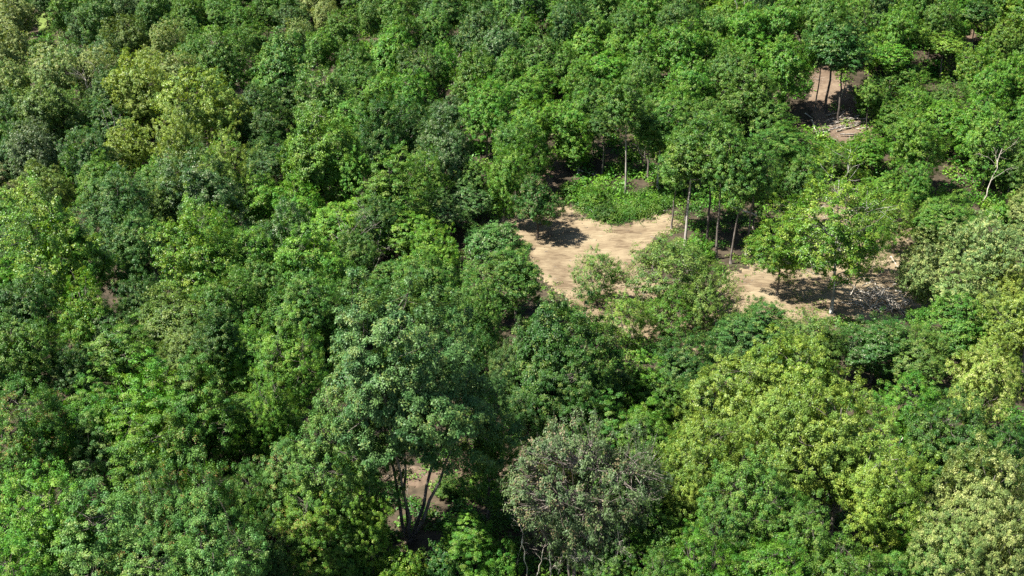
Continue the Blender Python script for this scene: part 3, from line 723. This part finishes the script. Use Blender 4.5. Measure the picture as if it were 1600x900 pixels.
# thin weeds where the dirt runs out
spots = []
rw = random.Random(9)
while len(spots) < 900:
    P = DIRT[rw.choice([0, 0, 1, 2])]; k = rw.randrange(len(P)); f = rw.random()
    x = P[k][0] + (P[(k + 1) % len(P)][0] - P[k][0]) * f + rw.gauss(0, .9); y = P[k][1] + (P[(k + 1) % len(P)][1] - P[k][1]) * f + rw.gauss(0, .9)
    spots.append((x, y))
leaf_mass('weeds', spots, LEAF, 0.20, 34, COLS['O'], 'sparse low weeds along the ragged edges of the dirt', (.25, .8), (.12, .6))

# ------------------------------------------------------------------ dead wood
def tag(o, label, cat, group=None):
    o['label'] = label; o['category'] = cat
    if group: o['group'] = group
    return o

def log(p, q, r, label, mat=None, r2=None, lift=0.0, lift2=None, name='fallen_log', group=None, stubs=2):
    """a trunk lying between two photo pixels (ends raised by lift metres)"""
    x1, y1, _ = at(*p, lift); x2, y2, _ = at(*q, lift if lift2 is None else lift2)
    a = np.array([x1, y1, gz(x1, y1) + lift + r]); b = np.array([x2, y2, gz(x2, y2) + (lift if lift2 is None else lift2) + r])
    rng = np.random.default_rng(int(p[0] * 7 + q[1]))
    o0 = a.copy()
    T = Tubes(); pts = bend(a, b, 9, 0.0, rng, 0.03) - o0
    rr = np.linspace(r, r2 or r * .45, 9) * rng.uniform(.9, 1.1, 9)
    T.add(pts, rr, 7)
    Ln = np.linalg.norm(b - a)
    for s in range(stubs):
        k = rng.integers(3, 8); d = unit(rng.normal(0, 1, 3) + unit(b - a) * .9); d[2] = abs(d[2])
        T.add(bend(pts[k], pts[k] + d * Ln * rng.uniform(.12, .32), 5, .05, rng, .08), rr[k] * np.linspace(.55, .15, 5), 5)
    o = link(name, T.mesh(name, mat or WOOD_DEAD)); o.location = o0
    return tag(o, label, 'log', group)

def dead_tree(base, top, w, label, mat=WOOD_GREY, stems=1, limbs=9, fan=1.0, seed=1, r=None, name='dead_tree', h=None, curve=0.1, cat='dead tree'):
    x, y, _ = at(*base); d = ray(*top); t = y / d[1]
    tip = CAM + d * t
    if h: tip[2] = gz(x, y) + h
    root = bpy.data.objects.new(name, None); COL.objects.link(root); root.empty_display_size = .5
    root.location = (x, y, gz(x, y))
    rng = np.random.default_rng(seed)
    v = tip - np.array([x, y, gz(x, y)]); Hh = np.linalg.norm(v); depth = (np.array([x, y, 5]) - CAM) @ FWD
    wm = w / F * depth
    r = r or 0.016 * Hh + .03
    tr = Tubes(); leads = []
    for s in range(stems):
        off = np.array([0, 0, 0]) if stems == 1 else np.array([(s / (stems - 1) - .5) * wm * .7, rng.normal(0, .2) * wm, 0])
        pts = bend(np.array([off[0] * .18, off[1] * .18, -.3]), v * (1 if s == stems // 2 else rng.uniform(.75, .98)) + off, 10, 0, rng, .035)
        tr.add(pts, r / stems ** .35 * np.linspace(1, .22, 10), 6); leads.append(pts)
    link('trunk', tr.mesh('trunk', mat), root)
    for k in range(limbs):
        ld = leads[rng.integers(len(leads))]
        j = int(rng.integers(3, 9)); T = Tubes()
        ang = rng.uniform(0, 2 * PI)
        dd = unit(np.array([math.cos(ang) * fan, math.sin(ang) * fan * .7, rng.uniform(.35, 1.1)]) )
        e = ld[j] + dd * wm * rng.uniform(.3, .6)
        q = bend(ld[j], e, 7, curve, rng, .07); rb = r * .42 * (1 - j / 14) / stems ** .2
        T.add(q, rb * np.linspace(1, .25, 7), 5)
        for z in range(4):
            m = int(rng.integers(2, 6)); d2 = unit(dd + rng.normal(0, .55, 3))
            T.add(bend(q[m], q[m] + d2 * wm * rng.uniform(.12, .28), 4, .05, rng, .08), rb * .5 * np.linspace(1, .3, 4), 4)
        link('limb', T.mesh('limb', mat), root)
    return tag(root, label, cat)

G1 = 'felled logs by the brush heap'
log((1385,470),(1428,499), .22, 'thick pale log lying slantwise below the brush heap', group=G1)
log((1396,478),(1412,494), .12, 'short pale pole beside the thick log below the brush heap', group=G1, stubs=1)
log((1360,486),(1382,452), .12, 'pale pole tipped up against the front of the brush heap', lift2=1.2, group=G1)
log((1344,470),(1350,486), .10, 'short bleached stick at the left foot of the brush heap', group=G1, stubs=0)
log((1398,456),(1416,459), .14, 'stubby log lying level right of the brush heap', group=G1, stubs=0)
log((1392,402),(1400,414), .10, 'bleached pole on the bright dirt above the brush heap', group=G1, stubs=1)
log((1400,417),(1418,421), .10, 'level pole at the right end of the bright dirt above the brush heap', group=G1, stubs=0)
log((1350,405),(1366,402), .09, 'thin pole across the bright dirt above the brush heap', group=G1, stubs=1)
log((1366,480),(1378,490), .12, 'pale pole lying between the tipped up pole and the thick log', group=G1, stubs=1)
log((1422,492),(1450,510), .10, 'grey pole running down from the end of the thick log', WOOD_GREY, group=G1, stubs=3)
G2 = 'felled poles on the slope'
log((1311,160),(1323,127), .12, 'pale snapped pole standing upright on the slope', lift2=5.2, name='broken_pole', group=G2, stubs=0)
log((1338,162),(1324,134), .15, 'pale pole leaning on the upright snapped pole on the slope', lift2=4.4, name='broken_pole', group=G2, stubs=0)
for q, (a, b, lb) in enumerate([
  ((1290,190),(1332,180),'long grey log, uppermost of the felled poles'), ((1296,196),(1338,187),'grey log just below the uppermost felled pole'),
  ((1302,202),(1342,194),'grey log in the middle of the felled poles'), ((1282,206),(1320,200),'grey log left of the dark foot among the felled poles'),
  ((1276,212),(1300,203),'pale log, lower left of the felled poles'), ((1268,188),(1278,214),'bleached stick pointing up at the left end of the felled poles'),
  ((1258,178),(1270,186),'short pale stick above the left end of the felled poles'), ((1336,203),(1362,200),'thin log on the reddish slope right of the felled poles')]):
    log(a, b, .17 if q < 5 else .11, lb, WOOD_GREY if q < 4 else WOOD_DEAD, group=G2, lift=0.0 if q != 5 else .3, stubs=2)
rq = random.Random(3)
for k in range(16):
    x_, y_ = rq.uniform(1266, 1345), rq.uniform(180, 214); L_ = rq.uniform(14, 44); sl_ = rq.uniform(-.5, .1)
    log((x_, y_), (x_ + L_, y_ + sl_ * L_ * .6), rq.uniform(.06, .13), 'thin grey pole strewn among the felled logs on the slope', WOOD_GREY if k % 3 else WOOD_DEAD, group='thin poles strewn on the slope', stubs=3, name='fallen_pole', lift=rq.uniform(0, .4))
for k in range(14):
    x_, y_ = rq.uniform(1325, 1425), rq.uniform(440, 500); L_ = rq.uniform(8, 26); sl_ = rq.uniform(-1.2, 1.2)
    log((x_, y_), (x_ + L_, y_ + sl_ * L_ * .6), rq.uniform(.05, .11), 'bleached stick lying loose around the brush heap', WOOD_DEAD, group='loose sticks around the brush heap', stubs=3, name='fallen_stick', lift=rq.uniform(0, .5))
log((1540,96),(1558,84), .2, 'white log lying on the slope near the top right', stubs=3)
log((1548,30),(1588,24), .12, 'pale log lying level close to the top right corner', stubs=2)
log((1488,272),(1500,278), .16, 'short pale log among the trees at the right', stubs=3)
log((900,266),(932,276), .14, 'bleached fallen branch above the green bank', stubs=6, name='fallen_branch')
log((1022,334),(1044,329), .10, 'thin pole along the upper edge of the dirt, right arm', stubs=0)
log((1182,338),(1142,324), .15, 'bleached broken treetop hanging among the trunks right of the clearing', lift=3.4, lift2=5.0, stubs=12, name='broken_branch')
log((1240,360),(1275,330), .10, 'bleached leaning pole in shade on the right dirt patch', lift2=1.5, stubs=3)
log((1525,575),(1535,590), .1, 'short pale stick under the pale yellow tree at the right', lift=3, stubs=3)

dead_tree((1534,322),(1566,232), 70, 'bare leaning tree with pale branches near the right edge', WOOD_DEAD, limbs=6, seed=4, r=.11)
dead_tree((574,430),(576,352), 100, 'bare grey multi stemmed tree in the middle, left of the clearing', WOOD_GREY, stems=6, limbs=14, seed=5, h=8.5, r=.17)
dead_tree((704,134),(706,80), 54, 'bare pale trunks fanning out below the top edge, left of centre', WOOD_DEAD, stems=6, limbs=8, seed=6, r=.24)
dead_tree((162,205),(160,152), 66, 'bare twiggy grey tree among the yellow crowns, upper left', WOOD_GREY, stems=5, limbs=18, seed=7, r=.16, h=12)
dead_tree((196,275),(184,232), 30, 'bare dark stems beside the bright domes at left', WOOD_GREY, stems=3, limbs=5, seed=8, h=12)
dead_tree((1156,76),(1152,24), 30, 'pale dead tree between the bright crowns near the top, right of centre', WOOD_DEAD, stems=2, limbs=6, seed=9, r=.16, h=15)
dead_tree((1492,70),(1486,0), 44, 'pale dead tree with thin branches touching the top edge at right', WOOD_DEAD, stems=1, limbs=7, seed=10, r=.2)
dead_tree((930,30),(928,-8), 16, 'pale bare trunk in shade at the top edge', WOOD_DEAD, limbs=3, seed=11, r=.2)
dead_tree((1012,262),(1000,240), 34, 'bare pinkish grey branches behind the straight pale trunk', WOOD_GREY, stems=3, limbs=8, seed=12, h=6)
for q, (b, t, lb) in enumerate([((862,905),(858,846),'thickest pale bare stem at the bottom edge'), ((824,905),(812,800),'thin pale bare stem at the bottom edge, left of the thickest one'),
   ((836,908),(852,850),'pale stem leaning right at the bottom edge'), ((800,900),(818,842),'pale stem leaning right at the left end of the bare stems'), ((870,905),(884,842),'thin bare stem just right of the thickest one, bottom edge')]):
    dead_tree(b, t, 40, lb, WOOD_DEAD if q != 4 else WOOD_GREY, limbs=4, seed=20 + q, r=.11 if q == 0 else .06, name='bare_sapling', cat='sapling')
dead_tree((1300,842),(1350,745), 110, 'bare pale curving limbs in the dark gap under the yellow cluster', WOOD_DEAD, stems=2, limbs=6, seed=31, r=.13, h=11.5, curve=.2)
dead_tree((1440,880),(1452,850), 60, 'bleached broken stems at the bottom edge, right', WOOD_DEAD, stems=3, limbs=4, seed=33, r=.08, h=6)
dead_tree((640,800),(612,760), 60, 'thin bare branches left of the forked trunk', WOOD_GREY, stems=2, limbs=6, seed=34, r=.05, h=4)

# straw, chips and twigs left on the dirt: nobody could count them
T = Tubes(); rng = np.random.default_rng(77); n_ = 0
while n_ < 1500:
    P = DIRT[[0, 1, 2, 2, 4, 4, 9][rng.integers(7)]]; lo_, hi_ = np.min(P, 0), np.max(P, 0)
    x, y = rng.uniform(lo_[0], hi_[0]), rng.uniform(lo_[1], hi_[1])
    dd = float(edge_dist(P, np.array([x]), np.array([y]))[0])
    if dd < .3 or rng.random() > .25 + .9 * math.exp(-dd / 2.5): continue
    a = rng.uniform(0, 2 * PI); Ln = rng.uniform(.15, .7); p = np.array([x, y, gz(x, y) + .13])
    d_ = np.array([math.cos(a), math.sin(a) * .7, rng.normal() * .12])
    T.add(bend(p, p + d_ * Ln, 3, .05, rng, .1), rng.uniform(.015, .045) * np.array([1, .9, .5]), 3); n_ += 1
o = link('litter', T.mesh('litter', WOOD_GREY)); o['kind'] = 'stuff'; o['label'] = 'twigs and chips littering the dirt clearing'; o['category'] = 'litter'

# brush heap: branches thrown on one pile
rng = np.random.default_rng(5); T = Tubes()
cx, cy, _ = at(1370, 474)
for k in range(85):
    a = rng.uniform(0, 2 * PI); rr_ = 3.3 * rng.random() ** .7
    x, y = cx + rr_ * math.cos(a) * 1.25, cy + rr_ * math.sin(a)
    hh = max(0.1, 1.7 * (1 - rr_ / 4.6)) * rng.random()
    p = np.array([x, y, gz(x, y) + .15 + hh]); d = unit(np.array([rng.normal(), rng.normal() * .8, rng.normal() * .28]))
    Ln = rng.uniform(1.0, 4.6)
    T.add(bend(p - d * Ln / 2, p + d * Ln / 2, 5, .04, rng, .09) - np.array([cx, cy, 0]), rng.uniform(.03, .09) * np.linspace(1, .3, 5), 4)
o = link('brush_heap', T.mesh('brush_heap', WOOD_DEAD)); o.location = (cx, cy, 0)
tag(o, 'heap of grey branches between the white trunk and the pale crowns', 'brush heap')

# small white scrap on the bank
x, y, _ = at(926, 333)
V = []
n = 7
for r_ in range(n):
    for c_ in range(n):
        V.append(((c_ / (n - 1) - .5) * .9, (r_ / (n - 1) - .5) * .6, .18 + .16 * math.sin(c_ * 1.9 + r_) * math.cos(r_ * 1.4) + .1 * math.cos(c_)))
fcs = [[r_ * n + c_, r_ * n + c_ + 1, (r_ + 1) * n + c_ + 1, (r_ + 1) * n + c_] for r_ in range(n - 1) for c_ in range(n - 1)]
ms, nt, N, L = new_mat('white_sheet')
bs = node(N, 'ShaderNodeBsdfPrincipled'); bs.inputs['Base Color'].default_value = (.78, .8, .8, 1); bs.inputs['Roughness'].default_value = .6
L.new(bs.outputs[0], node(N, 'ShaderNodeOutputMaterial').inputs['Surface'])
o = link('plastic_scrap', quads_mesh('plastic_scrap', np.array(V), [ms], faces=np.array(fcs))); o.location = (x, y, gz(x, y) + .25)
md = o.modifiers.new('thick', 'SOLIDIFY'); md.thickness = .02
tag(o, 'small white scrap lying at the front of the green bank', 'scrap')

# ------------------------------------------------------------------ labels: which tree is which
MARKS = [((70,40),'the small lawn gap'), ((435,90),'the tall round dome'), ((330,170),'the largest yellow green crown'), ((80,110),'the big pale cream crown'),
 ((164,135),'the dark dome among pale crowns'), ((84,360),'the tall sunlit tree at left'), ((290,380),'the pointed sunlit tree'), ((640,190),'the wide dark shady tree'),
 ((705,110),'the fan of bare trunks'), ((590,390),'the bare grey stems'), ((505,220),'the fine leaved light green dome'), ((488,400),'the lime green dome'),
 ((840,320),'the lone tree on the dirt'), ((960,345),'the green bank'), ((1100,320),'the longest pale trunk'), ((980,270),'the straight pale trunk'),
 ((1306,400),'the white patched trunk'), ((1360,465),'the brush heap'), ((1315,150),'the felled poles'), ((1550,280),'the bare leaning tree'),
 ((1500,400),'the pale cream pair'), ((1250,620),'the yellow cluster'), ((1540,790),'the lower right cream crown'), ((900,760),'the grey green twiggy tree'),
 ((665,560),'the giant forked tree'), ((885,540),'the lush bluish dark tree'), ((452,530),'the bright lime tree'), ((220,640),'the lush layered tree'),
 ((310,770),'the sheen crowned tree'), ((60,800),'the lower left corner'), ((1020,430),'the loose olive green tree'), ((1190,520),'the right dirt patch'),
 ((1550,90),'the white log on the slope'), ((1154,50),'the pale dead tree near the top'), ((702,210),'the silvery green broad tree'), ((748,20),'the dark crown on the top edge'),
 ((800,0),'the middle of the top edge'), ((1590,10),'the top right corner'), ((10,640),'the red tipped crown on the left edge'), ((1450,860),'the bleached stems at the bottom'), ((1544,590),'the pale yellow tree at the right edge')]
def size_word(t):
    e = 46 + 0.10 * max(0, t['py']) + 0.00006 * max(0, t['py']) ** 2
    q = t['w'] / e
    return 'small' if q < .95 else ('large' if q > 1.45 else 'medium')
def sector(dx, dy):
    a = math.degrees(math.atan2(-dy, dx)) % 360
    return ['right of', 'up and right from', 'above', 'up and left from', 'left of', 'down and left from', 'below', 'down and right from'][int((a + 22.5) // 45) % 8]
used = set(t['label'] for t in TREES if t['label'])
for t in TREES:
    if t['label']: t['o']['label'] = t['label']; continue
    best = None
    for (mx, my), nm in sorted(MARKS, key=lambda m: math.dist(m[0], (t['px'], t['py']))):
        dx, dy = t['px'] - mx, t['py'] - my; dd = math.hypot(dx, dy)
        if dd < 14: continue
        adv = 'close' if dd < 75 else ('a little way' if dd < 140 else 'well')
        lab = f"{size_word(t)} {WORDS[t['col']]} {SHAPE[t['form']]} {adv} {sector(dx, dy)} {nm}"
        if lab not in used and len(lab.split()) <= 16:
            best = lab; break
    used.add(best); t['o']['label'] = best
groups = dict(m='rounded trees of the wood', d='domed trees of the wood', t='tall open trees of the wood', p='bumpy crowned pale trees', s='slender trees on bare trunks', y='open trees on the right dirt patch',
              g='twiggy trees at the bottom', l='layered trees of the wood', b='bushes', k='giants', n='lone trees', o='loose trees at the clearing')
for t in TREES: t['o']['group'] = groups[t['form']]

# ------------------------------------------------------------------ light, sky, camera
SUN_EL, SUN_AZ = math.radians(56), math.radians(-103)      # azimuth from +Y, clockwise: the sun stands at the left
sd = Vector((math.sin(SUN_AZ) * math.cos(SUN_EL), math.cos(SUN_AZ) * math.cos(SUN_EL), math.sin(SUN_EL)))
w = bpy.data.worlds.new('World'); SC.world = w; w.use_nodes = True
nt = w.node_tree; N, L = nt.nodes, nt.links; N.clear()
sky = N.new('ShaderNodeTexSky'); sky.sky_type = 'NISHITA'; sky.sun_disc = False
sky.sun_elevation = SUN_EL; sky.sun_rotation = SUN_AZ % (2 * PI); sky.air_density = 1.0; sky.dust_density = .6
bg = N.new('ShaderNodeBackground'); bg.inputs['Strength'].default_value = 0.05
L.new(sky.outputs[0], bg.inputs[0]); L.new(bg.outputs[0], N.new('ShaderNodeOutputWorld').inputs[0])
ld = bpy.data.lights.new('sun', 'SUN'); ld.energy = 5.0; ld.angle = math.radians(.53); ld.color = (1.0, .955, .88)
so = bpy.data.objects.new('sun', ld); COL.objects.link(so); so.location = (-60, 60, 120)
so.rotation_euler = sd.to_track_quat('Z', 'Y').to_euler()

cd = bpy.data.cameras.new('camera'); cam = bpy.data.objects.new('camera', cd); COL.objects.link(cam)
cd.sensor_width = 36; cd.lens = 18 / math.tan(HFOV / 2); cd.clip_end = 8000; cd.clip_start = .5
cam.location = (0, 0, CAM_H); cam.rotation_euler = (PI / 2 - PITCH, 0, 0)
SC.camera = cam
vs = SC.view_settings; vs.view_transform = 'Standard'; vs.look = 'None'; vs.exposure = 1.6; vs.gamma = 1.0; vs.use_curve_mapping = False
cy_ = SC.cycles
SC.render.engine = 'CYCLES'
cy_.max_bounces = 6; cy_.diffuse_bounces = 2; cy_.glossy_bounces = 2; cy_.transmission_bounces = 4; cy_.transparent_max_bounces = 4
cy_.use_denoising = False
cy_.sample_clamp_indirect = 6
